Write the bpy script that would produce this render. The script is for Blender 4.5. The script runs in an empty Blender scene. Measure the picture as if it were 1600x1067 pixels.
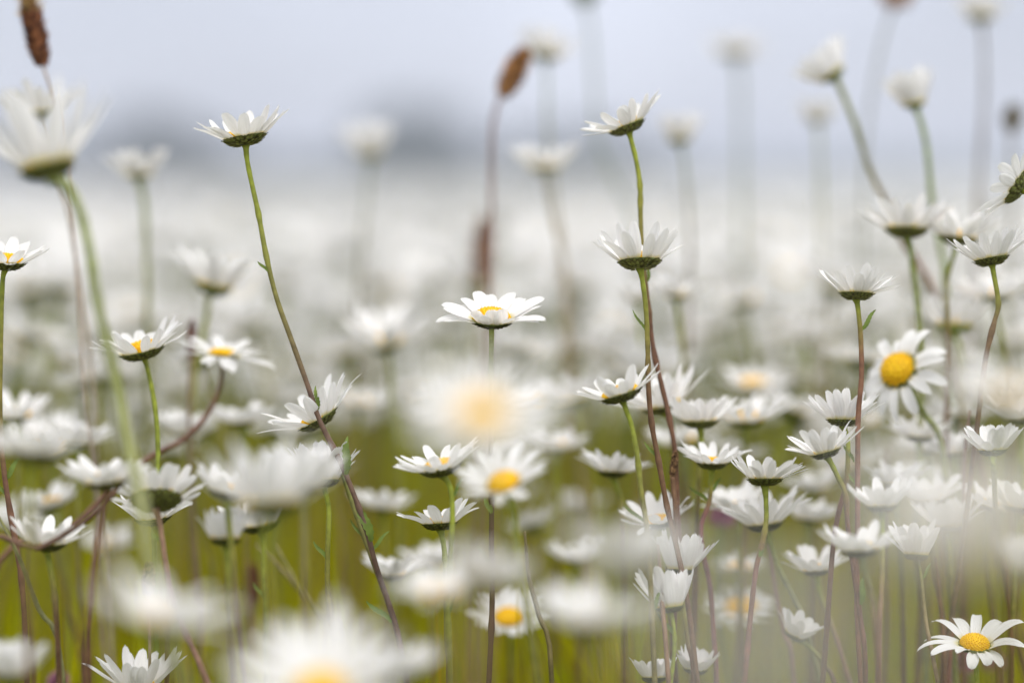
import bpy, math, random
import numpy as np
from mathutils import Vector, Matrix

R = math.radians
rnd = random.Random(7)
sc = bpy.context.scene
C = sc.collection

# ---------------------------------------------------------------- camera
CAM_H = 0.56
PITCH = math.atan(238.5 / 4444.4)
LENS = 100.0
cam_d = bpy.data.cameras.new('camera')
cam = bpy.data.objects.new('camera', cam_d)
C.objects.link(cam)
cam.location = (0, 0, CAM_H)
cam.rotation_euler = (math.pi / 2 - PITCH, 0, 0)
cam_d.lens = LENS
cam_d.sensor_width = 36.0
cam_d.clip_start = 0.05
cam_d.clip_end = 4000
cam_d.dof.use_dof = True
cam_d.dof.focus_distance = 1.25
cam_d.dof.aperture_fstop = 2.75
cam_d.dof.aperture_blades = 0
sc.camera = cam

# ---------------------------------------------------------------- world and sun (bright overcast day)
SUN_EL, SUN_AZ = R(52), R(150)       # azimuth measured clockwise from +Y
w = bpy.data.worlds.new('World')
sc.world = w
w.use_nodes = True
nt = w.node_tree
for n in list(nt.nodes):
    nt.nodes.remove(n)
out = nt.nodes.new('ShaderNodeOutputWorld')
bg = nt.nodes.new('ShaderNodeBackground')
sky = nt.nodes.new('ShaderNodeTexSky')
sky.sky_type = 'NISHITA'
sky.sun_disc = False
sky.sun_elevation = SUN_EL
sky.sun_rotation = SUN_AZ
tc = nt.nodes.new('ShaderNodeTexCoord')
sep = nt.nodes.new('ShaderNodeSeparateXYZ')
nt.links.new(tc.outputs['Generated'], sep.inputs[0])
ramp = nt.nodes.new('ShaderNodeValToRGB')           # cloud deck: dim near the horizon, bright overhead
cr = ramp.color_ramp
cr.elements[0].position = 0.0
cr.elements[0].color = (0.56, 0.58, 0.655, 1)
cr.elements[1].position = 1.0
cr.elements[1].color = (1.5, 1.46, 1.38, 1)
e = cr.elements.new(0.08); e.color = (0.56, 0.585, 0.685, 1)
e = cr.elements.new(0.3); e.color = (0.86, 0.87, 0.92, 1)
nt.links.new(sep.outputs['Z'], ramp.inputs[0])
mp = nt.nodes.new('ShaderNodeMapping')
mp.inputs['Scale'].default_value = (1.0, 1.0, 2.2)
mp.inputs['Location'].default_value = (6.0415, 1.4679, 7.7457)
nt.links.new(tc.outputs['Generated'], mp.inputs[0])
nz = nt.nodes.new('ShaderNodeTexNoise')
nz.inputs['Scale'].default_value = 6.5
nz.inputs['Detail'].default_value = 2.0
nt.links.new(mp.outputs[0], nz.inputs['Vector'])
cl = nt.nodes.new('ShaderNodeMapRange')
cl.inputs['From Min'].default_value = 0.3
cl.inputs['From Max'].default_value = 0.7
cl.inputs['To Min'].default_value = 0.68
cl.inputs['To Max'].default_value = 1.0
nt.links.new(nz.outputs['Fac'], cl.inputs['Value'])
cm = nt.nodes.new('ShaderNodeVectorMath'); cm.operation = 'SCALE'
nt.links.new(ramp.outputs[0], cm.inputs[0])
nt.links.new(cl.outputs[0], cm.inputs['Scale'])
gain = nt.nodes.new('ShaderNodeVectorMath'); gain.operation = 'SCALE'
gain.inputs['Scale'].default_value = 10.6
nt.links.new(cm.outputs[0], gain.inputs[0])
mix = nt.nodes.new('ShaderNodeMix'); mix.data_type = 'RGBA'
mix.inputs[0].default_value = 0.9
nt.links.new(sky.outputs[0], mix.inputs[6])
nt.links.new(gain.outputs[0], mix.inputs[7])
nt.links.new(mix.outputs[2], bg.inputs[0])
bg.inputs[1].default_value = 0.1
nt.links.new(bg.outputs[0], out.inputs[0])

sun_d = bpy.data.lights.new('sun', 'SUN')
sun_d.energy = 1.5
sun_d.angle = R(16)
sun_d.color = (1.0, 0.97, 0.92)
sun = bpy.data.objects.new('sun', sun_d)
C.objects.link(sun)
sd = Vector((math.sin(SUN_AZ) * math.cos(SUN_EL), math.cos(SUN_AZ) * math.cos(SUN_EL), math.sin(SUN_EL)))
sun.rotation_euler = sd.to_track_quat('Z', 'Y').to_euler()
sun.location = (0, 0, 60)

sc.view_settings.view_transform = 'Standard'
sc.view_settings.look = 'None'
sc.view_settings.exposure = 0.58
sc.view_settings.gamma = 1.0
sc.render.engine = 'CYCLES'
sc.cycles.use_denoising = True
sc.cycles.max_bounces = 8
sc.cycles.diffuse_bounces = 4
sc.cycles.transmission_bounces = 4
sc.cycles.volume_bounces = 0
sc.cycles.caustics_reflective = False
sc.cycles.caustics_refractive = False

# ---------------------------------------------------------------- materials
def mat(name):
    m = bpy.data.materials.new(name)
    m.use_nodes = True
    n = m.node_tree
    for x in list(n.nodes):
        n.nodes.remove(x)
    return m, n, n.nodes.new('ShaderNodeOutputMaterial')

def leafy(n, out, colsock, rough=0.55, trans=0.3, tint=None, bump=None, spec=0.3):
    p = n.nodes.new('ShaderNodeBsdfPrincipled')
    p.inputs['Roughness'].default_value = rough
    p.inputs['Specular IOR Level'].default_value = spec
    n.links.new(colsock, p.inputs['Base Color'])
    t = n.nodes.new('ShaderNodeBsdfTranslucent')
    n.links.new(tint or colsock, t.inputs['Color'])
    if bump:
        n.links.new(bump, p.inputs['Normal'])
        n.links.new(bump, t.inputs['Normal'])
    mx = n.nodes.new('ShaderNodeMixShader')
    mx.inputs[0].default_value = trans
    n.links.new(p.outputs[0], mx.inputs[1]); n.links.new(t.outputs[0], mx.inputs[2])
    n.links.new(mx.outputs[0], out.inputs[0])
    return p

# petals: white, long veins, yellowish claw at the very base
m_petal, n, o = mat('petal_white')
uv = n.nodes.new('ShaderNodeUVMap'); uv.uv_map = 'UVMap'
s = n.nodes.new('ShaderNodeSeparateXYZ'); n.links.new(uv.outputs[0], s.inputs[0])
rp = n.nodes.new('ShaderNodeValToRGB')
rp.color_ramp.elements[0].position = 0.0; rp.color_ramp.elements[0].color = (0.70, 0.62, 0.16, 1)
rp.color_ramp.elements[1].position = 0.16; rp.color_ramp.elements[1].color = (0.89, 0.89, 0.90, 1)
n.links.new(s.outputs['Y'], rp.inputs[0])
mpn = n.nodes.new('ShaderNodeMapping'); mpn.inputs['Scale'].default_value = (9, 0.7, 1)
n.links.new(uv.outputs[0], mpn.inputs[0])
nz = n.nodes.new('ShaderNodeTexNoise'); nz.inputs['Scale'].default_value = 1.6; nz.inputs['Detail'].default_value = 1
n.links.new(mpn.outputs[0], nz.inputs['Vector'])
b = n.nodes.new('ShaderNodeBump'); b.inputs['Strength'].default_value = 0.5; b.inputs['Distance'].default_value = 0.0008
n.links.new(nz.outputs['Fac'], b.inputs['Height'])
vr = n.nodes.new('ShaderNodeMapRange'); vr.inputs['From Min'].default_value = .35; vr.inputs['From Max'].default_value = .6
vr.inputs['To Min'].default_value = .90; vr.inputs['To Max'].default_value = 1.0
n.links.new(nz.outputs['Fac'], vr.inputs['Value'])
vs = n.nodes.new('ShaderNodeVectorMath'); vs.operation = 'SCALE'
n.links.new(rp.outputs[0], vs.inputs[0]); n.links.new(vr.outputs[0], vs.inputs['Scale'])
leafy(n, o, vs.outputs[0], rough=0.6, trans=0.38, bump=b.outputs[0], spec=0.25)

# disc florets: deep yellow, greener in the young middle
m_disc, n, o = mat('disc_yellow')
nz = n.nodes.new('ShaderNodeTexNoise'); nz.inputs['Scale'].default_value = 900
tcn = n.nodes.new('ShaderNodeTexCoord'); n.links.new(tcn.outputs['Object'], nz.inputs['Vector'])
rp = n.nodes.new('ShaderNodeValToRGB')
rp.color_ramp.elements[0].position = 0.35; rp.color_ramp.elements[0].color = (0.72, 0.38, 0.004, 1)
rp.color_ramp.elements[1].position = 0.65; rp.color_ramp.elements[1].color = (0.93, 0.64, 0.015, 1)
n.links.new(nz.outputs['Fac'], rp.inputs[0])
leafy(n, o, rp.outputs[0], rough=0.6, trans=0.15)

# everything green or brown takes its pigment from the colour attribute "Col", broken up by noise
def pigment(name, trans, scale, rough=0.55, lo=0.7, hi=1.25, spec=.3):
    m, n, o = mat(name)
    a = n.nodes.new('ShaderNodeVertexColor'); a.layer_name = 'Col'
    tcn = n.nodes.new('ShaderNodeTexCoord')
    nz = n.nodes.new('ShaderNodeTexNoise'); nz.inputs['Scale'].default_value = scale; nz.inputs['Detail'].default_value = 2
    n.links.new(tcn.outputs['Object'], nz.inputs['Vector'])
    mr = n.nodes.new('ShaderNodeMapRange'); mr.inputs['From Min'].default_value = .3; mr.inputs['From Max'].default_value = .7
    mr.inputs['To Min'].default_value = lo; mr.inputs['To Max'].default_value = hi
    n.links.new(nz.outputs['Fac'], mr.inputs['Value'])
    v = n.nodes.new('ShaderNodeVectorMath'); v.operation = 'SCALE'
    n.links.new(a.outputs[0], v.inputs[0]); n.links.new(mr.outputs[0], v.inputs['Scale'])
    leafy(n, o, v.outputs[0], rough=rough, trans=trans, spec=spec)
    return m
m_stem = pigment('stem_skin', 0.08, 260)
m_calyx = pigment('bract_green', 0.05, 700, 0.6)
m_leaf = pigment('leaf_green', 0.35, 200)
m_grass = pigment('grass_blade', 0.62, 8, 0.8, 0.75, 1.25, .04)
m_brown = pigment('seed_head', 0.1, 500, 0.8, 0.5, 1.4)
m_crown = pigment('tree_leaves', 0.2, 0.3, 0.7, 0.7, 1.3)
m_bark = pigment('tree_bark', 0.0, 3, 0.9, 0.6, 1.3)

# ground: soil and low turf near by, ever more carpeted with blossom in the mottles
m_ground, n, o = mat('meadow_ground')
tcn = n.nodes.new('ShaderNodeTexCoord')
nz = n.nodes.new('ShaderNodeTexNoise'); nz.inputs['Scale'].default_value = 3.0; nz.inputs['Detail'].default_value = 6
n.links.new(tcn.outputs['Object'], nz.inputs['Vector'])
rp = n.nodes.new('ShaderNodeValToRGB')
rp.color_ramp.elements[0].position = 0.35; rp.color_ramp.elements[0].color = (0.045, 0.05, 0.012, 1)
rp.color_ramp.elements[1].position = 0.7; rp.color_ramp.elements[1].color = (0.13, 0.14, 0.03, 1)
n.links.new(nz.outputs['Fac'], rp.inputs[0])
vo = n.nodes.new('ShaderNodeTexVoronoi'); vo.inputs['Scale'].default_value = 9.0
n.links.new(tcn.outputs['Object'], vo.inputs['Vector'])
r2 = n.nodes.new('ShaderNodeValToRGB')
r2.color_ramp.elements[0].position = 0.38; r2.color_ramp.elements[0].color = (1, 1, 1, 1)
r2.color_ramp.elements[1].position = 0.46; r2.color_ramp.elements[1].color = (0, 0, 0, 1)
n.links.new(vo.outputs['Distance'], r2.inputs[0])
mxc = n.nodes.new('ShaderNodeMix'); mxc.data_type = 'RGBA'
n.links.new(r2.outputs[0], mxc.inputs[0]); n.links.new(rp.outputs[0], mxc.inputs[6])
mxc.inputs[7].default_value = (0.62, 0.61, 0.58, 1)
p = n.nodes.new('ShaderNodeBsdfPrincipled'); p.inputs['Roughness'].default_value = 0.95
n.links.new(mxc.outputs[2], p.inputs['Base Color']); n.links.new(p.outputs[0], o.inputs[0])

m_hill, n, o = mat('far_hill')
tcn = n.nodes.new('ShaderNodeTexCoord')
nz = n.nodes.new('ShaderNodeTexNoise'); nz.inputs['Scale'].default_value = 0.02; nz.inputs['Detail'].default_value = 6
n.links.new(tcn.outputs['Object'], nz.inputs['Vector'])
rp = n.nodes.new('ShaderNodeValToRGB')
rp.color_ramp.elements[0].position = 0.4; rp.color_ramp.elements[0].color = (0.03, 0.045, 0.02, 1)
rp.color_ramp.elements[1].position = 0.6; rp.color_ramp.elements[1].color = (0.10, 0.12, 0.05, 1)
n.links.new(nz.outputs['Fac'], rp.inputs[0])
p = n.nodes.new('ShaderNodeBsdfPrincipled'); p.inputs['Roughness'].default_value = 0.95
n.links.new(rp.outputs[0], p.inputs['Base Color']); n.links.new(p.outputs[0], o.inputs[0])

# ---------------------------------------------------------------- mesh helpers
class MB:
    """collects vertices and faces (with uv, colour, material index) and becomes ONE mesh"""
    def __init__(self):
        self.v = []; self.f = []; self.col = []; self.uv = []; self.mi = []; self.n = 0
    def add(self, V, F, col=(1, 1, 1), uv=None, mi=0):
        V = np.asarray(V, float).reshape(-1, 3)
        k = len(V)
        self.v.append(V)
        for f in F:
            self.f.append([i + self.n for i in f]); self.mi.append(mi)
        c = np.asarray(col, float)
        if c.ndim == 1:
            c = np.tile(c, (k, 1))
        self.col.append(c[:, :3])
        self.uv.append(np.zeros((k, 2)) if uv is None else np.asarray(uv, float))
        self.n += k
    def mesh(self, name, mats, offset=(0, 0, 0), smooth=True):
        V = np.concatenate(self.v) - np.asarray(offset, float)
        col = np.concatenate(self.col); uvv = np.concatenate(self.uv)
        me = bpy.data.meshes.new(name)
        me.from_pydata(V.tolist(), [], self.f)
        li = np.empty(len(me.loops), np.int32); me.loops.foreach_get('vertex_index', li)
        ul = me.uv_layers.new(name='UVMap')
        ul.data.foreach_set('uv', uvv[li].astype(np.float32).ravel())
        ca = me.color_attributes.new(name='Col', type='FLOAT_COLOR', domain='POINT')
        ca.data.foreach_set('color', np.concatenate([col, np.ones((len(col), 1))], 1).astype(np.float32).ravel())
        for m in mats:
            me.materials.append(m)
        if len(mats) > 1:
            me.polygons.foreach_set('material_index', np.array(self.mi, np.int32))
        if smooth:
            me.polygons.foreach_set('use_smooth', np.ones(len(me.polygons), bool))
        me.update()
        return me

def link(name, me, parent=None, loc=None):
    o = bpy.data.objects.new(name, me); C.objects.link(o)
    if parent is not None:
        o.parent = parent
    if loc is not None:
        o.location = loc
    return o

def root(name, loc, label, cat, group=None):
    o = bpy.data.objects.new(name, None); C.objects.link(o)
    o.location = loc; o.empty_display_size = 0.01
    o['label'] = label; o['category'] = cat
    if group: o['group'] = group
    return o

def big_mesh(name, V, quads, col, mats, mi=None, uv=None, smooth=False):
    """fast path for very large meshes of quads"""
    me = bpy.data.meshes.new(name)
    nv, nf = len(V), len(quads)
    me.vertices.add(nv); me.vertices.foreach_set('co', V.astype(np.float32).ravel())
    me.loops.add(nf * 4); me.loops.foreach_set('vertex_index', quads.astype(np.int32).ravel())
    me.polygons.add(nf)
    me.polygons.foreach_set('loop_start', (np.arange(nf) * 4).astype(np.int32))
    me.polygons.foreach_set('loop_total', np.full(nf, 4, np.int32))
    for m in mats: me.materials.append(m)
    if mi is not None: me.polygons.foreach_set('material_index', mi.astype(np.int32))
    me.polygons.foreach_set('use_smooth', np.full(nf, smooth))
    ul = me.uv_layers.new(name='UVMap')
    u = np.full((nv, 2), 0.5) if uv is None else uv
    ul.data.foreach_set('uv', u[quads.ravel()].astype(np.float32).ravel())
    ca = me.color_attributes.new(name='Col', type='FLOAT_COLOR', domain='POINT')
    ca.data.foreach_set('color', np.concatenate([col, np.ones((nv, 1))], 1).astype(np.float32).ravel())
    me.update(); me.validate()
    return me

CP, SP = math.cos(PITCH), math.sin(PITCH)
def P(px, py, d):
    """point seen at photo pixel (px, py) of the 1600x1067 picture, at depth d along the view axis"""
    x = (px - 800) / 4444.4 * d
    u = -(py - 533.5) / 4444.4 * d
    return Vector((x, d * CP + u * SP, CAM_H - d * SP + u * CP))

def smooth_path(pts, sub=5):
    pts = [Vector(p) for p in pts]
    if len(pts) < 3:
        return pts
    q = [pts[0] * 2 - pts[1]] + pts + [pts[-1] * 2 - pts[-2]]
    outp = []
    for i in range(1, len(q) - 2):
        a, b, c, d = q[i - 1], q[i], q[i + 1], q[i + 2]
        for k in range(sub):
            t = k / sub
            outp.append(0.5 * ((2 * b) + (c - a) * t + (2 * a - 5 * b + 4 * c - d) * t * t + (3 * b - a - 3 * c + d) * t ** 3))
    outp.append(pts[-1])
    return outp

def tube(mb, path, rad, col, sides=8, ridge=0.0, cap=True):
    path = [Vector(p) for p in path]
    n = len(path)
    rad = rad if hasattr(rad, '__len__') else [rad] * n
    V = []; cols = []
    t0 = (path[1] - path[0]).normalized()
    ref = Vector((0, 1, 0)) if abs(t0.y) < 0.8 else Vector((1, 0, 0))
    x = t0.cross(ref).normalized()
    for i in range(n):
        t = (path[min(i + 1, n - 1)] - path[max(i - 1, 0)]).normalized()
        x = (x - t * x.dot(t)).normalized(); y = t.cross(x)
        for k in range(sides):
            a = 2 * math.pi * k / sides
            r = rad[i] * (1 + (ridge if k % 2 else -ridge))
            V.append(path[i] + (x * math.cos(a) + y * math.sin(a)) * r)
        cols += [col[i] if hasattr(col[0], '__len__') else col] * sides
    F = [(i * sides + k, i * sides + (k + 1) % sides, (i + 1) * sides + (k + 1) % sides, (i + 1) * sides + k) for i in range(n - 1) for k in range(sides)]
    if cap:
        F.append(list(range(sides))[::-1]); F.append([(n - 1) * sides + k for k in range(sides)])
    mb.add([tuple(v) for v in V], F, cols)

def lerp(a, b, t):
    return tuple(a[i] * (1 - t) + b[i] * t for i in range(3))

GREEN = (0.25, 0.29, 0.035); OLIVE = (0.20, 0.20, 0.05); BROWN = (0.155, 0.085, 0.045)
MAROON = (0.15, 0.075, 0.045); PINK = (0.30, 0.18, 0.13); TAN = (0.30, 0.22, 0.12); DARK = (0.07, 0.035, 0.025)

# ---------------------------------------------------------------- daisy parts (head space: axis +Z, origin on top of the stem)
def petal_geo(az, L, W, r0, z0, elev, bend, twist, rg, rows=9, cols=5, side=0.0):
    """strap-shaped ray floret; elev and bend in degrees"""
    V = []; UV = []
    rr, zz = r0, z0
    e0 = R(elev); bd = R(bend)
    ca, sa = math.cos(az), math.sin(az)
    n1 = rg.uniform(.0, .05); n2 = rg.uniform(0, .05); tipw = rg.uniform(.28, .42)
    wav = rg.uniform(-.12, .12); ph = rg.uniform(0, 6)
    cup = rg.uniform(.10, .26)
    for i in range(rows):
        t = i / (rows - 1)
        e = e0 - bd * t * t * 1.2
        if i:
            rr += L / (rows - 1) * math.cos(e); zz += L / (rows - 1) * math.sin(e)
        wd = math.sin(math.pi * (.12 + .83 * t)) ** .6
        if i == rows - 1: wd *= tipw * 2.2
        wd *= W / 2
        tw = R(twist) * t
        for j in range(cols):
            u = -1 + 2 * j / (cols - 1)
            lx = u * wd * math.cos(tw)
            groove = 0.05 * W * math.cos(u * math.pi * 2) * (1 - t * .3) if cols > 4 else 0
            ln = -cup * wd * (1 - u * u) * (1 - .3 * t) + u * wd * math.sin(tw) + groove * .5 + wav * W * t * math.sin(t * 5 + ph)
            back = 0.0
            if i == rows - 1:
                back = -L * (.045 * abs(u) + (n1 if u < 0 else n2) * (1 if 0.2 < abs(u) < .8 else 0))
            ex = rr + math.cos(e) * back - math.sin(e) * ln
            ez = zz + math.sin(e) * back + math.cos(e) * ln
            lat = lx + side * t * t * L
            V.append((ex * ca - lat * sa, ex * sa + lat * ca, ez))
            UV.append(((u + 1) / 2, t))
    F = [(i * cols + j, i * cols + j + 1, (i + 1) * cols + j + 1, (i + 1) * cols + j) for i in range(rows - 1) for j in range(cols - 1)]
    return V, F, UV

def disc_geo(mb, r, z0, h, nfl, rg):
    """domed disc packed with florets in a spiral"""
    V = []; seg = 20; rings = 6
    for i in range(rings + 1):
        a = i / rings * math.pi / 2
        for k in range(seg):
            t = 2 * math.pi * k / seg
            V.append((r * .97 * math.sin(a) * math.cos(t), r * .97 * math.sin(a) * math.sin(t), z0 + h * (math.cos(a) - .12 * math.exp(-(a / .35) ** 2))))
    F = [(i * seg + k, i * seg + (k + 1) % seg, (i + 1) * seg + (k + 1) % seg, (i + 1) * seg + k) for i in range(rings) for k in range(seg)]
    mb.add(V, [f[::-1] for f in F])
    for i in range(nfl):
        q = math.sqrt((i + .5) / nfl); th = i * 2.39996
        a = q * math.pi / 2 * .97
        rad = r * math.sin(a) * .98
        px, py = rad * math.cos(th), rad * math.sin(th)
        pz = z0 + h * (math.cos(a) - .12 * math.exp(-(a / .35) ** 2))
        nrm = Vector((px / r / r * 1.0, py / r / r * 1.0, (pz - z0) / h / h * .6 + 60)).normalized()
        s = r / math.sqrt(nfl) * 0.80
        hh = s * (0.9 + 0.9 * q) * rg.uniform(.8, 1.2)
        x = nrm.orthogonal().normalized(); y = nrm.cross(x)
        base = Vector((px, py, pz))
        v = []
        for lev, sr in ((-.2, 1.0), (.6, .95), (1.0, .5)):
            for k in range(5):
                t = k * 2 * math.pi / 5
                v.append(tuple(base + (x * math.cos(t) + y * math.sin(t)) * s * sr + nrm * hh * lev))
        f = [(l * 5 + k, l * 5 + (k + 1) % 5, (l + 1) * 5 + (k + 1) % 5, (l + 1) * 5 + k) for l in (0, 1) for k in range(5)] + [(10, 11, 12, 13, 14)]
        mb.add(v, f)

def calyx_geo(mb, r, h, rg, detail=True, tone=1.0):
    """shallow green bowl scaled with dark-edged bracts"""
    def prof(t):
        return r * (0.20 + 0.80 * t ** 0.75), h * (t ** 1.6)
    seg = 24 if detail else 12
    V = []
    for i in range(7):
        rr, zz = prof(i / 6)
        for k in range(seg):
            a = 2 * math.pi * k / seg
            V.append((rr * math.cos(a), rr * math.sin(a), zz))
    F = [(i * seg + k, i * seg + (k + 1) % seg, (i + 1) * seg + (k + 1) % seg, (i + 1) * seg + k) for i in range(6) for k in range(seg)]
    V.append((0, 0, -.0002)); F += [(len(V) - 1, (k + 1) % seg, k) for k in range(seg)]
    V.append((0, 0, h)); F += [(len(V) - 1, 6 * seg + k, 6 * seg + (k + 1) % seg) for k in range(seg)]
    g = (0.12 * tone, 0.15 * tone, 0.04 * tone)
    mb.add(V, F, g)
    if not detail:
        return
    edge = (0.035 * tone, 0.018 * tone, 0.010 * tone); midc = (0.20 * tone, 0.23 * tone, 0.06 * tone)
    for row, (ts, te, nb) in enumerate(((0.62, 1.10, 24), (0.36, .84, 20), (.12, .56, 15), (0.0, .3, 9))):
        for k in range(nb):
            a0 = 2 * math.pi * (k + .5 * (row % 2)) / nb + rg.uniform(-.11, .11); jl = rg.uniform(.8, 1.15); jt = rg.uniform(.75, 1.25)
            V = []; cc = []
            for i in range(5):
                t = ts + (te - ts) * jl * i / 4
                rr, zz = prof(min(t, 1.0))
                if t > 1: zz = h + (t - 1) * h * .6; rr = r * (1 + (t - 1) * .5)
                lift = .00022 + .00045 * (i / 4) + row * .00012
                hw = 1.25 * math.pi * prof((ts + te) / 2)[0] / nb * (0.75, 1.0, .92, .62, .12)[i]
                for u in (-1, -.55, 0, .55, 1):
                    lf = lift - .0002 * abs(u)
                    V.append(((rr + lf) * math.cos(a0) - u * hw * math.sin(a0), (rr + lf) * math.sin(a0) + u * hw * math.cos(a0), zz - lf * .8))
                    q = 1.0 if (abs(u) > .8 or i == 4) else (.35 if abs(u) > .3 else 0)
                    cc.append(tuple(v_ * jt for v_ in lerp(midc, edge, q)))
            F = [(i * 5 + j, (i + 1) * 5 + j, (i + 1) * 5 + j + 1, i * 5 + j + 1) for i in range(4) for j in range(4)]
            mb.add(V, F, cc)

def petal_set(rg, n, half, r, cup, bend, jit=7, missing=0, front=None, wide=1.0, Lmin=.0142):
    """parameters of each petal: half = half span of the flower seen from the side"""
    r0 = r * .86
    L = (half - r0) / max(.35, math.cos(R(min(cup - bend * .4, 62))))
    if L < Lmin and cup > 20:                       # ray florets keep their natural length: a narrow flower is a closed one
        L = Lmin
        cup = max(cup, math.degrees(math.acos(max(.22, min(1, (half - r0) / L)))) + bend * .4)
    W = 2 * math.pi * (r0 + L * .62) / n * 1.12 * wide
    W = min(W, .0056 * wide)
    lop, lph = rg.uniform(3, 11), rg.uniform(0, 6.28)
    res = []
    gone = set(rg.sample(range(n), missing)) if missing else set()
    for i in range(n):
        if i in gone: continue
        az = 2 * math.pi * i / n + rg.uniform(-.13, .13)
        lay = i % 2
        l = L * rg.uniform(.84, 1.07); e = cup + rg.uniform(-jit, jit) * 1.15 + (5 if lay else -2) + lop * math.sin(az + lph); bb = bend + rg.uniform(-12, 14)
        if rg.random() < .10: e += rg.uniform(-18, 16); l *= rg.uniform(.8, 1)
        if front is not None:
            f = math.cos(az + math.pi / 2)
            if f > front[0]:
                l *= front[1]; e += front[2]; bb = front[3] if len(front) > 3 else bb
        res.append(dict(az=az, L=l, W=W * rg.uniform(.86, 1.08), r0=r0, elev=e, bend=bb, twist=rg.uniform(-14, 14), side=rg.uniform(-.06, .06), lay=lay))
    return res

def head_matrix(roll, pitch, yaw=0):
    return Matrix.Rotation(R(yaw), 3, 'Z') @ Matrix.Rotation(R(roll), 3, 'Y') @ Matrix.Rotation(R(pitch), 3, 'X')

def leaf_geo(mb, base, direction, L, W, rg, droop=.4, col=(0.14, 0.20, 0.035)):
    """toothed lance-shaped stem leaf"""
    d = Vector(direction).normalized()
    side = d.cross(Vector((0, -1, .25))).normalized(); up = side.cross(d).normalized()
    n = 15; V = []; base = Vector(base)
    for i in range(n):
        t = i / (n - 1)
        wd = W / 2 * (math.sin(math.pi * min(1, t * .93 + .07)) ** .7) * (1.0 if i % 2 else .72)
        wd = max(wd, W * .03)
        c = base + d * L * t - up * droop * L * t * t + side * .04 * L * math.sin(t * 6)
        for u in (-1, 0, 1):
            V.append(tuple(c + side * u * wd + up * abs(u) * wd * .35))
    F = [(i * 3 + j, i * 3 + j + 1, (i + 1) * 3 + j + 1, (i + 1) * 3 + j) for i in range(n - 1) for j in (0, 1)]
    mb.add(V, F, col)

def stem_colors(n, top, low, cut, rg):
    cs = []
    for i in range(n):
        t = i / (n - 1)
        k = min(1, max(0, (t - cut * .25) / (cut * .6 + .02)))
        cs.append(lerp(top, low, k))
    return cs

def stem_world(head, axis, pts, d, rg, wander=.012):
    """path from just under the head through the picture points down to the soil"""
    path = [head] if pts else [head, head - axis * .006]
    for q in pts:
        dd = q[2] if len(q) > 2 else d
        path.append(P(q[0], q[1], dd))
    last = path[-1]; prev = path[-2]
    dr = (last - prev)
    sl = Vector((dr.x, dr.y, 0)) / max(.02, abs(dr.z)) if dr.z < -1e-4 else Vector((0, 0, 0))
    sl = Vector((max(-.35, min(.35, sl.x)), 0, 0)) if pts else Vector((-axis.x * .3, 0, 0))
    z = last.z
    steps = max(2, int(z / .07))
    x, y = last.x, last.y
    for i in range(1, steps + 1):
        f = 1 - .75 * i / steps
        x += sl.x * (z / steps) * f + rg.uniform(-1, 1) * wander * .35
        y += rg.uniform(-1, 1) * wander * .5 + (.01 if i < 3 else 0)
        path.append(Vector((x, y, z * (1 - i / steps))))
    return path

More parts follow.
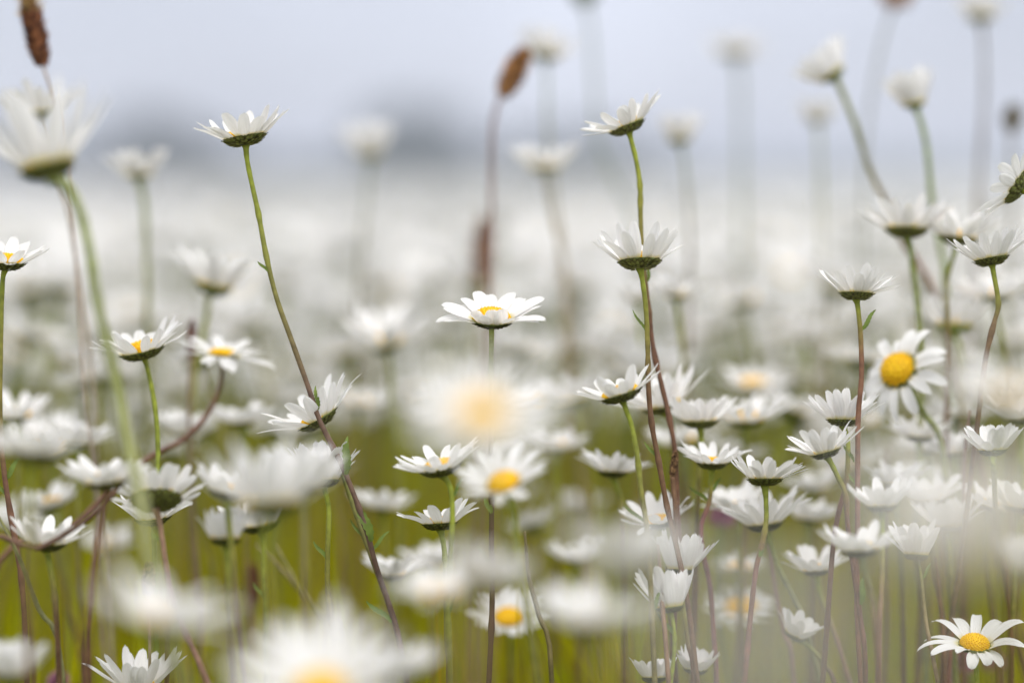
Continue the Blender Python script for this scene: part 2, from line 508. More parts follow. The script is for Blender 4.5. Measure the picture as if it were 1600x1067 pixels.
GROUPS = {'s': 'daisies in the sharp zone of the meadow', 'n': 'soft daisies close in front', 'b': 'soft daisies standing behind the sharp ones'}
ROW = []
def D(label, x, y, W, d, roll=0, pitch=0, cup=38, bend=12, n=21, hero=0, stem=(), r=.0076, top=GREEN, low=BROWN, cut=.4,
      front=None, missing=0, yaw=0, leaves=(), jit=7, sr=.00115, seed=None, wide=1.0, tone=1.0, hh=None, dr=None, cd=.36, lm=.0142):
    lmin = lm
    ROW.append(1)
    rg = random.Random(seed if seed is not None else len(ROW) * 17 + 3)
    head = P(x, y, d)
    M = head_matrix(roll, pitch, yaw)
    ax = M @ Vector((0, 0, 1))
    half = W * .56 / 4444.4 * d
    k = min(1.0, half / .0185)
    rr = r * max(.86, min(1.15, half / .0195))
    ch = rr * cd
    path = smooth_path(stem_world(head, ax, stem, d, rg), 4)
    base = Vector((path[-1].x, path[-1].y, 0)); path[-1].z = -.002
    g = GROUPS['s'] if abs(d - 1.25) < .10 else (GROUPS['n'] if d < 1.25 else GROUPS['b'])
    rt = root('daisy', base, label, 'daisy', g)
    # stem
    mb = MB(); nn = len(path)
    rad = [sr * (1.0 + .18 * min(1, i / nn) + (.9 * math.exp(-i * .9))) * (1 + rg.uniform(-.07, .07) + (.28 if i > 6 and rg.random() < .07 else 0)) for i in range(nn)]
    tube(mb, path, rad, stem_colors(nn, top, low, cut, rg), 8 if hero else 6, .07 if hero else 0)
    st = link('stem', mb.mesh('stem', [m_stem], base), rt)
    for (lx, ly, dx, dz, Ln, Wd) in leaves:
        lm = MB(); leaf_geo(lm, P(lx, ly, d - .001), (dx, -.15, dz), Ln, Wd, rg)
        lf = link('leaf', lm.mesh('leaf', [m_leaf], base), st)
    if hero and not leaves:
        for q in range(rg.choice((1, 2, 2))):
            i = rg.randint(6, max(7, min(len(path) - 6, 26)))
            lm = MB(); sg = rg.choice((-1, 1)); leaf_geo(lm, path[i], (sg * rg.uniform(.4, 1), -.2, rg.uniform(.6, 1.4)), rg.uniform(.006, .013), rg.uniform(.0014, .0028), rg)
            link('leaf', lm.mesh('leaf', [m_leaf], base), st)
    def tr(V):
        return [tuple(head + M @ Vector(v)) for v in V]
    # calyx
    mb = MB(); calyx_geo(mb, rr, ch, rg, hero > 0 or d < 1.4, tone)
    mb.v = [np.array(tr(v)) for v in mb.v]
    link('calyx', mb.mesh('calyx', [m_calyx], base), rt)
    # disc
    mb = MB(); disc_geo(mb, (dr or rr * .86), ch * .95, hh or rr * .42, (190 if hero else 70) if d > .6 else 60, rg)
    mb.v = [np.array(tr(v)) for v in mb.v]
    link('flower_disc', mb.mesh('flower_disc', [m_disc], base), rt)
    # petals
    ps = petal_set(rg, n, half, rr, cup, bend, jit, missing, front, wide, lmin)
    if hero:
        for p in ps:
            V, F, UV = petal_geo(p['az'], p['L'], p['W'], p['r0'], ch * (.86 + .16 * p['lay']), p['elev'], p['bend'], p['twist'], rg, 10, 7, p['side'])
            mb = MB(); mb.add(tr(V), F, uv=UV)
            link('petal', mb.mesh('petal', [m_petal], base), rt)
    else:
        mb = MB()
        for p in ps:
            V, F, UV = petal_geo(p['az'], p['L'], p['W'], p['r0'], ch * (.86 + .16 * p['lay']), p['elev'], p['bend'], p['twist'], rg, 7, 5, p['side'])
            mb.add(tr(V), F, uv=UV)
        link('petals', mb.mesh('petals', [m_petal], base), rt)
    return rt

# ================================================================= SETTING
def grid_sheet(name, x0, x1, y0, y1, z, material, nx=40, ny=60):
    mb = MB(); xs = np.linspace(x0, x1, nx)
    ys = y0 + (y1 - y0) * np.linspace(0, 1, ny) ** 2.2
    V = [(x, y, z) for y in ys for x in xs]
    F = [(j * nx + i, j * nx + i + 1, (j + 1) * nx + i + 1, (j + 1) * nx + i) for j in range(ny - 1) for i in range(nx - 1)]
    mb.add(V, F)
    return link(name, mb.mesh(name, [material]))
g = grid_sheet('ground', -900, 900, -60, 1600, 0.0, m_ground)
g['kind'] = 'structure'; g['label'] = 'meadow ground running level to the horizon'

# low far hills
mb = MB(); nx = 120; ny = 8; V = []
for j in range(ny):
    for i in range(nx):
        x = -700 + 1400 * i / (nx - 1); v = j / (ny - 1)
        ridge = 5.0 + 3.2 * math.sin(x * .011 + .6) + 2.0 * math.sin(x * .031 + 2) + 1.2 * math.sin(x * .083)
        V.append((x, 620 + 260 * v, -0.5 + (ridge + .5) * math.sin(v * math.pi)))
mb.add(V, [(j * nx + i, j * nx + i + 1, (j + 1) * nx + i + 1, (j + 1) * nx + i) for j in range(ny - 1) for i in range(nx - 1)])
g = link('hills', mb.mesh('hills', [m_hill])); g['kind'] = 'structure'; g['label'] = 'low hills fading into the haze behind the field'

# far trees beyond the field
def tree(px, top_py, d, wpx, label, seed, tone=1.0):
    rg = random.Random(seed)
    c = P(px, 295, d); x0, y0 = c.x, c.y
    hgt = (295 - top_py) / 4444.4 * d + CAM_H
    cw = wpx * .70 / 4444.4 * d
    rt = root('broadleaf_tree', (x0, y0, 0), label, 'tree', 'trees far beyond the field')
    mb = MB(); tr_h = hgt * .45
    pth = [Vector((0, 0, -.1)), Vector((.1, 0, tr_h * .5)), Vector((0, 0, tr_h)), Vector((.15, .1, hgt * .75))]
    bk = (0.07, 0.055, 0.04)
    tube(mb, pth, [hgt * .035, hgt * .027, hgt * .02, hgt * .008], bk, 8)
    for k in range(6):
        a = k * 1.1 + rg.uniform(0, .5); z = tr_h * rg.uniform(.55, 1.1)
        tube(mb, [Vector((0, 0, z)), Vector((math.cos(a) * cw * .35, math.sin(a) * cw * .35, z + hgt * .15)), Vector((math.cos(a) * cw * .65, math.sin(a) * cw * .65, z + hgt * .25))], [hgt * .014, hgt * .009, hgt * .003], bk, 5)
    link('trunk', mb.mesh('trunk', [m_bark]), rt)
    nr = np.random.RandomState(seed)
    nc = 26; cen = []
    for k in range(nc):
        u = nr.normal(size=3); u /= np.linalg.norm(u); rr = nr.uniform(.35, .85)
        cen.append((u[0] * cw * rr, u[1] * cw * rr, hgt * .58 + u[2] * hgt * .38 * rr))
    cen = np.array(cen); NL = 4200
    idx = nr.randint(0, nc, NL)
    u = nr.normal(size=(NL, 3)); u /= np.linalg.norm(u, axis=1)[:, None]
    cr_ = nr.uniform(.22, .36, nc)[idx] * min(cw, hgt * .5)
    pos = cen[idx] + u * cr_[:, None] * nr.uniform(.5, 1.05, NL)[:, None]
    pos[:, 2] = np.maximum(pos[:, 2], .5)
    a = nr.normal(size=(NL, 3)); a /= np.linalg.norm(a, axis=1)[:, None]
    b_ = np.cross(a, nr.normal(size=(NL, 3))); b_ /= np.linalg.norm(b_, axis=1)[:, None]
    s_ = (nr.uniform(.10, .2, NL) * hgt / 7)[:, None]
    V = np.stack([pos - a * s_, pos + b_ * s_ * .6, pos + a * s_, pos - b_ * s_ * .6], 1).reshape(-1, 3)
    col = np.repeat(np.array([0.045, 0.07, 0.035])[None] * nr.uniform(.6, 1.4, nc)[idx][:, None] * tone, 4, 0)
    me = big_mesh('crown', V, np.arange(NL * 4).reshape(-1, 4), col, [m_crown])
    link('crown', me, rt)
tree(15, 188, 300, 120, 'dark bluish tree blurred behind the large soft daisy at the left edge', 1)
tree(190, 190, 310, 90, 'dim bluish round tree left of the tall upper-left daisy, outermost of its clump', 2)
tree(245, 158, 300, 100, 'tallest blurred tree of the clump just left of the tall daisy', 3)
tree(305, 195, 280, 130, 'darkest greenish tree of the clump, closest to the tall daisy stem', 4, .8)
tree(352, 215, 310, 70, 'low blurred tree directly behind the stem of the tall upper-left daisy', 5)
tree(612, 165, 330, 96, 'bluish tree just above and right of the round white blurred daisy', 6)
tree(655, 146, 320, 120, 'highest tree of the middle clump, left of the brown seed head', 7)
tree(705, 188, 340, 100, 'pale tree between the middle clump and the brown seed head stem', 8)
tree(815, 205, 300, 120, 'low dark tree behind the soft daisy right of the brown seed head', 9)
tree(905, 190, 320, 110, 'blurred tree seen below and left of the upper middle daisy', 10)
tree(965, 205, 330, 110, 'low blurred tree behind the stem of the upper middle daisy', 11)
tree(415, 240, 320, 110, 'faint low tree in the gap right of the left clump', 18)
tree(500, 246, 330, 120, 'faintest low tree, midway between the two clumps', 19)
tree(560, 228, 320, 100, 'low tree behind the round white blurred daisy', 20)
tree(1035, 246, 330, 110, 'faint low tree right of the upper middle daisy', 21)
tree(95, 215, 320, 110, 'low dim tree between the left edge and the left clump', 12, .8)
tree(150, 232, 270, 110, 'low dark bush-like tree at the foot of the left clump, on its left', 13, .8)
tree(270, 235, 260, 130, 'wide low tree in front of the darkest tree of the left clump', 14, .7)
tree(640, 228, 270, 120, 'low wide tree at the foot of the middle clump', 15, .8)
tree(730, 240, 280, 110, 'low wide tree half behind the brown seed head stem', 16, .8)
tree(860, 240, 260, 130, 'lowest wide tree straight below the soft daisy right of the seed head', 17, .8)

# ---------------------------------------------------------------- grass (stuff)
def blades(name, N, y0, y1, spread, hmin, hmax, wmin, wmax, palette, seed, bendk=.35, label=''):
    nr = np.random.RandomState(seed)
    y = np.sqrt(nr.uniform(y0 * y0, y1 * y1, N))
    x = nr.uniform(-1, 1, N) * (spread * y + .12)
    h = nr.uniform(hmin, hmax, N)
    wd = nr.uniform(wmin, wmax, N)
    az = nr.uniform(0, 2 * np.pi, N); ln = np.abs(nr.normal(0, bendk, N)) * h
    dx, dy = np.cos(az), np.sin(az)
    fa = nr.uniform(0, np.pi, N); sx, sy = np.cos(fa), np.sin(fa)
    S = 4
    rows = []
    for i in range(S + 1):
        t = i / S
        cx = x + dx * ln * t ** 2; cy = y + dy * ln * t ** 2; cz = h * (t - .12 * t * t * (ln / h))
        ww = wd * (1 - t) ** .6 * .5 + .0001
        rows.append(np.stack([np.stack([cx - sx * ww, cy - sy * ww, cz], 1), np.stack([cx + sx * ww, cy + sy * ww, cz], 1)], 1))
    V = np.stack(rows, 1)                                   # N, S+1, 2, 3
    pal = np.array(palette); c = pal[nr.randint(0, len(pal), N)] * nr.uniform(.45, 1.5, (N, 1))
    col = np.repeat(c, (S + 1) * 2, 0)
    b0 = (np.arange(N) * (S + 1) * 2)[:, None, None]
    q = np.array([[i * 2, i * 2 + 1, i * 2 + 3, i * 2 + 2] for i in range(S)])[None]
    quads = (b0 + q).reshape(-1, 4)
    o = link(name, big_mesh(name, V.reshape(-1, 3), quads, col, [m_grass], smooth=True))
    o['kind'] = 'stuff'; o['label'] = label; o['category'] = 'grass'
    return o
GR = [(0.44, 0.44, 0.001), (0.50, 0.45, 0.001), (0.33, 0.38, 0.003), (0.46, 0.36, 0.006), (0.38, 0.44, 0.003), (0.32, 0.22, 0.01), (0.20, 0.26, 0.004)]
blades('grass', 36000, .55, 3.4, .30, .12, .35, .0018, .0046, GR, 11, label='olive green meadow grass between the daisy stems')
blades('far_grass', 42000, 3.4, 16, .26, .12, .32, .004, .009, GR, 12, label='olive green grass deeper in the meadow')
blades('tall_grass', 900, 1.3, 2.4, .26, .30, .41, .0022, .0042, GR[:6], 31, .22, label='taller green blades reaching up among the daisy stems')
blades('far_grass_stalks', 5200, 4, 20, .24, .34, .50, .003, .007, [(0.26, 0.17, 0.07), (0.30, 0.24, 0.10), (0.20, 0.13, 0.06), (0.28, 0.28, 0.08)], 33, .12, label='brown seed stalks standing in the blurred daisy field')
blades('grass_stalks', 1000, 1.45, 7, .28, .30, .47, .0012, .0022, [(0.24, 0.14, 0.04), (0.30, 0.22, 0.06), (0.18, 0.10, 0.03), (0.30, 0.28, 0.04)], 13, .12, label='thin brown grass stalks behind the sharp daisies')

# ---------------------------------------------------------------- hundreds of low-poly daisies (stuff, beyond the 300 largest)
def mass(name, y0, y1, dens, spread, scale, seed, npet, hm, hs, label, segs=2, stem=True, clump=True):
    nr = np.random.RandomState(seed)
    area = spread * (y1 * y1 - y0 * y0)
    N = int(area * dens)
    y = np.sqrt(nr.uniform(y0 * y0, y1 * y1, N)); x = nr.uniform(-1, 1, N) * (spread * y)
    if clump:
        f = np.sin(x * 5.1 + 1.3 * np.sin(y * 2.1)) + np.sin(y * 3.3 + 1.7 * np.sin(x * 2.7)) + .6 * np.sin(x * 11 + y * 7)
        keep = nr.uniform(-2.7, .9, N) < f + .9 * np.sin(x * 1.9 + 2) * np.sin(y * .9 + .5)
        x, y = x[keep], y[keep]; N = len(x)
    z = nr.normal(hm, hs, N).clip(.22, .60)
    s = nr.uniform(.85, 1.15, N) * scale
    tilt = np.abs(nr.normal(0, .35, N)); ta = nr.uniform(0, 2 * np.pi, N)
    A = np.stack([np.sin(tilt) * np.cos(ta), np.sin(tilt) * np.sin(ta), np.cos(tilt)], 1)
    X = np.cross(A, [0.3, 1, 0.1]); X /= np.linalg.norm(X, axis=1)[:, None]; Y = np.cross(A, X)
    head = np.stack([x, y, z], 1)
    # template in head space
    T = []; Q = []; MI = []; COL = []; UV = []
    def quad(vs, mi, col, uv):
        b = len(T); T.extend(vs); Q.append((b, b + 1, b + 2, b + 3)); MI.append(mi); COL.extend([col] * 4); UV.extend(uv)
    for k in range(npet):
        a = 2 * math.pi * k / npet; e = R(40 + 14 * math.sin(k * 2.1)); wv = .0030 * 20 / npet * (1.25 if npet < 12 else 1)
        pr = (.0065, .0045)
        for sgm in range(segs):
            e2 = e - sgm * R(14); L = .0155 / segs
            nx_ = (pr[0] + L * math.cos(e2), pr[1] + L * math.sin(e2))
            w0 = wv * (.6 if sgm == 0 else 1); w1 = wv * (1 if sgm < segs - 1 else .75)
            def pt(rz, w_): return (rz[0] * math.cos(a) - w_ * math.sin(a), rz[0] * math.sin(a) + w_ * math.cos(a), rz[1])
            quad([pt(pr, -w0), pt(pr, w0), pt(nx_, w1), pt(nx_, -w1)], 0, (1, 1, 1), [(.2, .3), (.8, .3), (.8, .8), (.2, .8)])
            pr = nx_
    for k in range(6):
        a, b = 2 * math.pi * k / 6, 2 * math.pi * (k + 1) / 6; am = (a + b) / 2
        quad([(0, 0, .0078), (.0048 * math.cos(a), .0048 * math.sin(a), .0055), (.0049 * math.cos(am), .0049 * math.sin(am), .0055), (.0048 * math.cos(b), .0048 * math.sin(b), .0055)], 1, (1, 1, 1), [(.5, .5)] * 4)
        quad([(0, 0, 0), (.0075 * math.cos(b), .0075 * math.sin(b), .0043), (.0077 * math.cos(am), .0077 * math.sin(am), .0043), (.0075 * math.cos(a), .0075 * math.sin(a), .0043)], 2, (.085, .11, .035), [(.5, .5)] * 4)
    T = np.array(T); Q = np.array(Q); K = len(T)
    W = head[:, None, :] + s[:, None, None] * (T[None, :, 0:1] * X[:, None] + T[None, :, 1:2] * Y[:, None] + T[None, :, 2:3] * A[:, None])
    V = W.reshape(-1, 3)
    quads = (np.arange(N)[:, None, None] * K + Q[None]).reshape(-1, 4)
    mi = np.tile(np.array(MI), N); col = np.tile(np.array(COL), (N, 1)); uv = np.tile(np.array(UV), (N, 1))
    if stem:
        sx = nr.uniform(0, np.pi, N); w_ = .0011 * s
        foot = np.stack([x + nr.normal(0, .03, N), y + nr.normal(0, .03, N), np.zeros(N)], 1)
        midp = (head * .55 + foot * .45) - A * np.array([1, 1, 0]) * .03
        sv = np.stack([np.cos(sx), np.sin(sx), 0 * sx], 1) * w_[:, None]
        sv2 = np.stack([-np.sin(sx), np.cos(sx), 0 * sx], 1) * w_[:, None]
        SV = np.stack([head - sv, head + sv, midp - sv, midp + sv, foot - sv, foot + sv, head - sv2, head + sv2, midp - sv2, midp + sv2, foot - sv2, foot + sv2], 1).reshape(-1, 3)
        q = np.array([[0, 1, 3, 2], [2, 3, 5, 4], [6, 7, 9, 8], [8, 9, 11, 10]])
        quads = np.concatenate([quads, len(V) + (np.arange(N)[:, None, None] * 12 + q[None]).reshape(-1, 4)])
        V = np.concatenate([V, SV]); mi = np.concatenate([mi, np.full(N * 4, 3)])
        c1 = np.array([[.17, .22, .05], [.17, .22, .05], [.22, .21, .05], [.22, .21, .05], [.22, .17, .04], [.22, .17, .04]] * 2)
        col = np.concatenate([col, np.tile(c1, (N, 1))]); uv = np.concatenate([uv, np.zeros((N * 12, 2))])
    o = link(name, big_mesh(name, V, quads, col, [m_petal, m_disc, m_calyx, m_stem], mi, uv, smooth=False))
    o['kind'] = 'stuff'; o['label'] = label; o['category'] = 'daisies'
    return N
MASS_START = 2.42
mass('daisy_field', MASS_START, 9, 430, .24, 1.25, 21, 12, .415, .045, 'countless white daisies melting together behind the sharp ones')
mass('far_daisy_field', 9, 34, 60, .24, 1.5, 22, 8, .405, .05, 'pale carpet of daisies running towards the trees', 1, True)
mass('farthest_daisy_field', 34, 150, 6, .24, 4.2, 23, 7, .36, .05, 'thin white band of daisies below the far trees', 1, False)

# ================================================================= THE DAISIES, one by one
# --- sharp ones
D('tall daisy alone against the sky at the upper left, on a long bare stem', 384, 226, 142, 1.25, -10, -3, 34, 2, 21, 1,
  [(386, 250), (393, 285), (404, 335), (416, 400), (432, 465), (455, 530), (480, 600), (500, 658), (530, 718), (556, 780), (573, 830), (588, 885), (605, 935), (622, 990), (632, 1050)],
  low=(0.14, .085, .06), cut=.42, r=.0084, leaves=((418, 424, -.8, .9, .006, .0016), (497, 640, -.1, 1, .010, .0022), (540, 742, .05, 1, .016, .0042), (580, 846, -.28, .95, .019, .0048), (612, 972, -.8, .75, .014, .0028)), jit=8)
D('upper middle daisy against the sky, tipped left, highest of the two on the double stem', 983, 206, 128, 1.285, -22, -2, 30, 0, 22, 1,
  [(987, 222), (994, 250), (1000, 290), (1001, 340), (1004, 400), (1012, 470), (1020, 540), (1031, 590), (1043, 640), (1054, 700), (1057, 760), (1060, 830), (1068, 900)],
  low=MAROON, cut=.4, r=.0078, leaves=((1012, 440, .1, 1, .008, .0018),))
D('fan-shaped daisy with a broad dark green cup directly below the upper middle daisy', 1000, 419, 134, 1.25, -2, -11, 42, -2, 23, 1,
  [(1004, 440), (1009, 480), (1012, 540), (1013, 600), (1018, 660), (1029, 720), (1042, 790), (1056, 850), (1069, 910), (1080, 980), (1090, 1067)], low=BROWN, cut=.3, r=.0085)
D('wide open daisy with a yellow centre standing alone in the middle of the picture', 768, 508, 164, 1.25, 2, 14, 24, 26, 20, 1,
  [(768, 530), (767, 600), (767, 700), (768, 780), (768, 860), (769, 940), (765, 1040)], low=DARK, cut=.3, r=.0082, front=(.80, .48, 42, -10), leaves=((768, 802, -.4, 1, .007, .003), (764, 880, -.5, .9, .009, .0018)), jit=7, wide=1.3, cd=.28, hh=.0052)
D('ragged sharp daisy with a glimpse of yellow, petals spread left beside the double stem', 973, 626, 132, 1.225, -18, -1, 30, 6, 18, 1,
  [(980, 645), (988, 670), (996, 715), (1002, 770), (1010, 820), (1016, 900)], low=(.2, .17, .06), cut=.55, r=.0088, jit=16, missing=2)
D('cup-shaped daisy on a tall straight stem right of the middle, alone above its neighbours', 1338, 467, 122, 1.25, 2, -6, 37, 2, 22, 1,
  [(1341, 485), (1345, 530), (1346, 590), (1341, 650), (1340, 740), (1340, 830), (1339, 950), (1345, 1067)], low=(.2, .10, .06), cut=.22, r=.0074)
D('upper of the two crowded daisies in front of the tall straight brown stem', 1317, 664, 114, 1.265, 2, -5, 44, 0, 20, 1,
  [(1324, 685), (1325, 715), (1322, 755), (1309, 807), (1301, 861), (1294, 952), (1287, 1043)], low=MAROON, cut=.35, r=.0074, leaves=((1334, 722, -.5, 1, .009, .0018),))
D('lower of the two crowded daisies, tipped left with one long petal pointing right', 1292, 713, 110, 1.24, -16, -3, 42, 4, 17, 1,
  [(1301, 728), (1311, 749), (1321, 773), (1325, 825), (1337, 912), (1345, 970), (1352, 1043)], low=MAROON, cut=.35, r=.0070, jit=13, leaves=((1344, 945, .15, 1, .012, .003),))
D('bowl-shaped daisy with many narrow petals, just below and left of the crowded pair', 1195, 757, 118, 1.24, 0, -6, 36, 6, 23, 1,
  [(1197, 785), (1197, 815), (1192, 845), (1182, 885), (1175, 940), (1168, 1010), (1163, 1067)], low=(.2, .08, .06), cut=.42, r=.0078, leaves=((1186, 870, .3, 1, .006, .0025),))
D('low bowl-shaped daisy between the double stem and the narrow-petalled daisy', 1112, 731, 110, 1.29, 2, -2, 34, 8, 23, 1,
  [(1111, 755), (1108, 785), (1096, 820), (1098, 860), (1110, 920), (1116, 1000), (1120, 1067)], low=(.2, .08, .07), cut=.25, r=.0072)
D('daisy with short blunt petals low in the middle left of the dark upright stem', 688, 826, 120, 1.25, -4, -5, 36, 16, 15, 1,
  [(693, 850), (696, 880), (697, 930), (698, 1000), (702, 1067)], low=(.2, .16, .07), cut=.6, r=.0076, wide=.95)
D('half hidden daisy with a greyish cup behind the bulky white blur and leafy joint', 505, 759, 100, 1.26, -3, -10, 56, 14, 17, 1,
  [(510, 775), (514, 800), (512, 860), (512, 920), (520, 990)], low=(.18, .13, .05), cut=.6, r=.0080, lm=.019, tone=1.6)
D('daisy tipped hard to the left, directly behind the stem of the tall upper-left daisy', 502, 664, 158, 1.265, -30, 1, 34, 0, 18, 1,
  [(510, 676), (522, 705), (536, 742), (552, 790), (569, 838), (586, 885), (604, 935), (625, 1010)], top=(.2, .22, .06), low=(.16, .12, .05), cut=.7, r=.0080, jit=11)
D('sharp cup-shaped daisy near the right edge, upper one with a dark cup tipped left', 1550, 413, 116, 1.265, -10, -7, 40, -2, 21, 1,
  [(1553, 430), (1560, 475), (1553, 505), (1540, 560), (1530, 640)], low=(.18, .12, .07), cut=.3, r=.0080)
D('daisy cut by the right edge with petals swept up to the left, seen from behind', 1598, 296, 150, 1.25, -56, -18, 22, 4, 22, 1,
  [(1625, 320), (1640, 400), (1640, 500)], low=(.18, .12, .07), r=.0078)
D('narrow half closed daisy on a thin pale stem at the lower right', 1432, 873, 82, 1.255, 3, -8, 58, 6, 16, 1,
  [(1438, 895), (1441, 920), (1448, 980), (1464, 1060)], top=OLIVE, low=TAN, cut=.5, r=.0062, lm=.0165, tone=1.4, sr=.0009)
D('open daisy with drooping long petals and a domed yellow centre in the lower right corner', 1522, 1015, 172, 1.25, 3, 17, 24, 46, 14, 1,
  [(1525, 1040), (1527, 1090)], low=GREEN, r=.0064, front=(.72, .55, -14, 62), hh=.0048, wide=1.0, cd=.34, jit=9)
D('half closed daisy with a pointed cup, low under the round bright blur', 1047, 955, 84, 1.235, -7, -7, 56, -2, 16, 1,
  [(1052, 975), (1054, 1005), (1048, 1067)], low=GREEN, r=.0068, lm=.019, tone=1.3, sr=.0009)
D('small shallow daisy cut by the lower edge right of the middle', 1022, 1064, 68, 1.25, 0, -7, 38, 4, 18, 1, [(1024, 1100)], r=.0060, lm=.0105)
D('daisy fan rising from the lower edge at the left, its stem out of the picture', 214, 1082, 138, 1.25, 4, -2, 46, 4, 20, 1, [(214, 1120)], r=.0080)
D('daisy tipped left with a patch of yellow on a curved bright green stem', 225, 559, 140, 1.285, -14, 5, 34, 2, 18, 1,
  [(230, 575), (239, 615), (245, 660), (247, 715), (243, 770), (240, 850)], low=(.16, .2, .04), cut=.8, r=.0088, jit=11)
D('sharp daisy cut by the left edge with a yellow centre on an upright dark stem', 8, 420, 128, 1.25, 3, 4, 24, 8, 20, 1,
  [(4, 440), (2, 500), (0, 650), (8, 750), (25, 850), (36, 930), (42, 1060)], low=MAROON, cut=.4, r=.0086)
D('daisy seen from below with a large dark oval cup and a pinkish stem', 243, 792, 152, 1.19, -4, -30, 26, 2, 21, 1,
  [(250, 820), (256, 860), (266, 915), (286, 980), (322, 1060)], top=(.26, .17, .10), low=PINK, cut=.2, r=.0092)
D('daisy tucked directly behind and below the one with the large dark oval cup', 240, 818, 112, 1.26, -6, 2, 28, 6, 19, 1, [(252, 850), (262, 900), (262, 1000)], r=.0082)
D('daisy with a dark cup half covered by the bulky white blur', 408, 830, 112, 1.19, -10, -2, 40, 6, 19, 1,
  [(411, 850), (412, 900), (415, 970)], low=(.12, .16, .04), cut=.8, r=.0090)
D('daisy with crowded petals and a strip of yellow, above the blunt-petalled daisy', 690, 741, 132, 1.215, -12, 3, 30, 6, 23, 1,
  [(703, 760), (707, 800), (705, 850), (700, 930), (702, 1010)], low=OLIVE, cut=.7, r=.0084)
D('small dim daisy lying on its side in the pale veil at the lower right', 1240, 996, 70, 1.29, 22, 8, 46, 8, 12, 1, [(1262, 1008), (1290, 1040), (1310, 1090)], r=.0058, lm=.0115)
D('soft daisy with a dark tapered cup just above the narrow half closed daisy', 1378, 798, 104, 1.20, -3, -4, 40, 2, 20, 1, [(1378, 830), (1378, 900), (1374, 1000)], low=PINK, r=.0072, tone=1.3)
D('pale daisy at the right edge above the bright blur, petals held upright', 1551, 710, 96, 1.24, -2, -4, 48, 2, 18, 1, [(1553, 740), (1560, 850, 1.32), (1585, 1000, 1.4)], low=BROWN, r=.0068)
D('fan of petals without a visible centre directly behind the closed daisy with the pointed cup', 1062, 896, 88, 1.27, 2, -6, 54, 2, 19, 1, [(1064, 920), (1075, 1000), (1085, 1060)], low=MAROON, r=.0068, lm=.018)
D('dim small daisy beside the shallow one at the lower edge', 1086, 1050, 66, 1.28, 6, 0, 42, 6, 15, 1, [(1087, 1080)], r=.0058, lm=.0105)

# --- close in front, soft
D('big soft daisy at the left edge on a thick pale green stem', 78, 276, 205, 1.07, -15, -8, 52, -4, 22, 0,
  [(104, 290), (125, 330), (142, 400), (152, 470), (168, 540), (182, 600), (198, 680, 1.06), (220, 780, 1.02), (240, 900, .97)], top=(.22, .26, .07), low=(.24, .24, .10), cut=.8, r=.0088, sr=.0018)
D('large blurred daisy with a glowing yellow centre just below the middle of the picture', 752, 662, 245, .76, 0, 27, 14, 10, 22, 0, [(752, 700), (758, 800), (745, 900)], r=.0060, hh=.005, low=TAN)
D('bulky white blur over the half hidden daisy, left of the leafy stem joint', 425, 805, 190, 1.0, -6, -10, 52, -4, 24, 0, [(415, 850), (418, 950)], r=.0085, jit=15)
D('pale soft petals pointing up at the top of the bulky white blur', 470, 768, 130, 1.09, 8, 2, 50, 2, 20, 0, [(475, 800), (478, 1000)], r=.0078, top=(.24, .24, .09))
D('flat wide white blur at the lower left above the lower edge', 252, 984, 232, .86, 4, -4, 26, 6, 22, 0, [(254, 1020), (256, 1090)], r=.0062)
D('large blurred daisy at the lower edge with an orange-yellow centre left of the middle', 500, 1096, 280, .87, 0, 27, 26, 0, 22, 0, [(500, 1130)], r=.0074, hh=.006)
D('white blur rising right of the large one with the orange-yellow centre', 622, 1062, 128, .97, 4, -8, 44, 0, 20, 0, [(622, 1100)], r=.0076)
D('long flat white streak of a daisy, low and left of the dark upright stem', 690, 940, 170, .93, -4, -4, 22, 2, 20, 0, [(692, 960), (700, 1067)], r=.0062)
D('blurred petals standing above the long flat streak, right at the dark upright stem', 752, 920, 130, .90, 12, -8, 44, 0, 20, 0, [(752, 950), (752, 1067)], r=.0078)
D('wide soft white daisy low right of the dark upright stem', 925, 985, 196, .89, -2, -4, 30, 0, 22, 0, [(927, 1020), (930, 1090)], r=.0062)
D('round bright blur left of the fan of petals, low right of the middle', 975, 890, 196, .79, 0, -4, 36, 0, 22, 0, [(975, 940), (975, 1080)], r=.0062)
D('soft daisy facing forward with an oblique yellow centre beside the narrow crowded one', 790, 764, 138, 1.11, -18, 25, 28, 6, 22, 0, [(800, 790), (808, 850), (816, 900), (831, 1000)], r=.0068, hh=.0045, low=OLIVE)
D('soft daisy directly left of the one with the large dark oval cup', 168, 762, 138, 1.14, -6, 2, 32, 4, 20, 0, [(164, 785), (152, 850), (140, 960)], low=MAROON, r=.0080, top=(.18, .10, .05))
D('flattish daisy with yellow flecks on a dark cup, under the dark bowed stems', 72, 858, 118, 1.20, 3, 1, 26, 2, 18, 0, [(76, 875), (84, 920), (90, 1000)], r=.0088)
D('soft daisy between the oval-cupped daisy and the bulky white blur', 352, 778, 118, 1.15, 10, -2, 34, 2, 20, 0, [(356, 800), (366, 900), (375, 1000)], r=.0080)
D('tiny ragged white daisy head below the bulky blur at its left', 352, 850, 66, 1.16, 0, -9, 30, 4, 12, 0, [(356, 880), (360, 1000)], r=.0070)
D('blurred white petals cut by the left edge near the lower corner', 18, 1062, 120, 1.06, 0, 0, 50, 0, 20, 0, [(20, 1100)], r=.0078)
D('soft white daisy at the left edge below the middle, petals spread wide', 50, 722, 150, 1.03, 4, -8, 34, 0, 21, 0, [(48, 760), (45, 900)], r=.0082)
D('flat soft daisy with a dark underside right of the crossing stems', 1345, 868, 122, 1.16, -4, -4, 26, 0, 20, 0, [(1350, 890), (1362, 930), (1372, 1020)], top=(.22, .24, .08), r=.0078)
